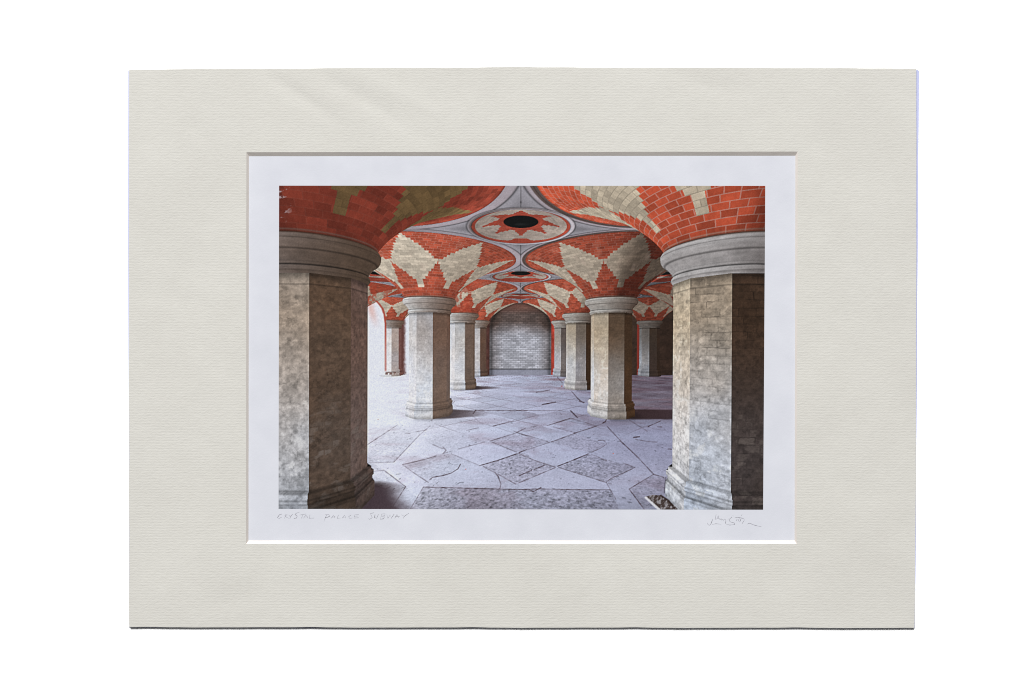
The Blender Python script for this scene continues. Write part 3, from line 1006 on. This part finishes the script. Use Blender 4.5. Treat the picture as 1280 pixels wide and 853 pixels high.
# print sheet on the backing board
PZ = BACK_TOP + .0002
sheet = slab("print_sheet", [(303, 684), (1002, 684), (1002, 188), (303, 188)], BACK_TOP - .0001, PZ, M_PAPER, root)
sheet["label"] = "white photographic paper with a printed picture and pencil writing"

# ---------------------------------------------------------------- the printed picture
GX, GY = 836, 556
img = picture(GX, GY)
cor = [(348.9, 232.3), (956.6, 232.6), (953.9, 637.4), (348.2, 636.3)]
fx = (np.arange(GX) + .5) / GX
fy = (np.arange(GY) + .5) / GY
fx[0], fx[-1], fy[0], fy[-1] = 0, 1, 0, 1
uu, vv = np.meshgrid(fx, fy)
qx = (cor[0][0] * (1 - uu) + cor[1][0] * uu) * (1 - vv) + (cor[3][0] * (1 - uu) + cor[2][0] * uu) * vv
qy = (cor[0][1] * (1 - uu) + cor[1][1] * uu) * (1 - vv) + (cor[3][1] * (1 - uu) + cor[2][1] * uu) * vv
pos = np.zeros((GY * GX, 3), np.float32)
KP = PIX * (DIST + MAT_TOP - PZ) / DIST
pos[:, 0] = ((qx - 640.0) * KP).ravel()
pos[:, 1] = ((426.5 - qy) * KP).ravel()
pos[:, 2] = PZ + .00003
idx = np.arange(GY * GX, dtype=np.int32).reshape(GY, GX)
quads = np.stack([idx[1:, :-1], idx[1:, 1:], idx[:-1, 1:], idx[:-1, :-1]], -1).reshape(-1, 4)
me = bpy.data.meshes.new("printed_picture")
me.vertices.add(GX * GY)
me.vertices.foreach_set("co", pos.ravel())
me.loops.add(quads.size)
me.loops.foreach_set("vertex_index", quads.ravel())
me.polygons.add(len(quads))
me.polygons.foreach_set("loop_start", np.arange(0, quads.size, 4, dtype=np.int32))
me.update(calc_edges=True)
me.validate()
ca = me.color_attributes.new("ink", 'FLOAT_COLOR', 'POINT')
rgba = np.ones((GX * GY, 4), np.float32)
rgba[:, :3] = lin(img.reshape(-1, 3)) / LIT
ca.data.foreach_set("color", rgba.ravel())
me.materials.append(M_INK)
pic = bpy.data.objects.new("printed_picture", me)
scene.collection.objects.link(pic)
pic.parent = sheet
pic["label"] = "printed colour photograph of columns, red brick vaults and flagstones"


# ---------------------------------------------------------------- pencil writing
def strokes(name, lines, ox, oy, sc, width, label):
    v, f = [], []
    for ln in lines:
        p = [(ox + a / sc, oy + b / sc) for a, b in ln]
        for k in range(len(p)):
            a, b = p[max(k - 1, 0)], p[min(k + 1, len(p) - 1)]
            dx, dy = b[0] - a[0], b[1] - a[1]
            l = max(math.hypot(dx, dy), 1e-6)
            w = width * (.75 + .5 * random.random()) * (.6 if k in (0, len(p) - 1) else 1)
            v.append(at(p[k][0] - dy / l * w, p[k][1] + dx / l * w, PZ + .00002))
            v.append(at(p[k][0] + dy / l * w, p[k][1] - dx / l * w, PZ + .00002))
            if k:
                q = len(v)
                f.append((q - 4, q - 3, q - 1, q - 2))
    ob = link(name, v, f, M_PENCIL, sheet)
    ob["label"] = label
    return ob


TITLE = [
    [(88, 62), (65, 70), (48, 95), (60, 102), (85, 92)],
    [(125, 62), (110, 102)], [(112, 74), (137, 68), (120, 85), (148, 101)],
    [(150, 70), (160, 86), (186, 62)], [(172, 76), (158, 104)],
    [(245, 45), (215, 55), (205, 68), (225, 80), (216, 98), (194, 102)],
    [(244, 72), (302, 62)], [(274, 68), (262, 101)],
    [(278, 101), (302, 70), (320, 100)], [(286, 90), (316, 86)],
    [(338, 68), (331, 100), (375, 98)],
    [(470, 66), (505, 66), (516, 80), (492, 92), (472, 93)], [(486, 68), (462, 125)],
    [(524, 101), (548, 72), (560, 101)], [(532, 91), (562, 86)],
    [(590, 70), (580, 101), (610, 98)],
    [(622, 101), (646, 72), (656, 100)], [(630, 91), (656, 88)],
    [(702, 72), (680, 86), (690, 101), (716, 97)],
    [(772, 65), (736, 70), (728, 99), (770, 95)], [(732, 83), (760, 80)],
    [(906, 50), (872, 60), (884, 78), (891, 94), (866, 110), (855, 102)],
    [(916, 65), (911, 94), (930, 101), (946, 65)],
    [(976, 60), (960, 109)], [(976, 62), (1005, 60), (1001, 77), (971, 82), (1001, 88), (990, 105), (962, 109)],
    [(1020, 65), (1030, 101), (1050, 70), (1060, 100), (1086, 62)],
    [(1090, 101), (1111, 66), (1126, 96)], [(1096, 87), (1136, 82)],
    [(1150, 68), (1176, 83), (1216, 55)], [(1178, 83), (1165, 102)],
]
strokes("pencil_title", TITLE, 340, 634, 7.11, .38, "pencilled capitals under the left corner of the picture")
SIGN = [
    [(205, 338), (210, 364), (236, 382), (262, 364), (290, 292), (302, 268)],
    [(358, 188), (350, 235), (338, 278), (352, 272)],
    [(340, 272), (370, 270), (386, 226), (400, 212), (406, 230), (386, 262), (420, 268), (430, 282), (446, 262), (456, 292), (475, 274), (482, 300), (502, 272), (526, 276), (531, 310), (520, 346), (540, 362)],
    [(290, 366), (350, 355), (450, 363)], [(540, 362), (600, 378), (692, 368)],
    [(640, 232), (606, 262), (590, 300), (612, 322), (660, 334), (690, 346), (680, 368)],
    [(575, 262), (566, 290)],
    [(690, 246), (760, 243), (820, 254), (856, 272), (858, 292), (840, 318), (816, 362)],
    [(738, 270), (715, 290), (730, 312)], [(770, 258), (752, 300), (776, 326), (802, 262), (790, 312)],
    [(822, 178), (802, 218)], [(655, 208), (662, 220)],
    [(905, 364), (950, 344), (1000, 364), (1060, 386), (1165, 408)],
]
strokes("pencil_signature", SIGN, 870, 630, 14.22, .30, "small pencilled signature under the right corner of the picture")
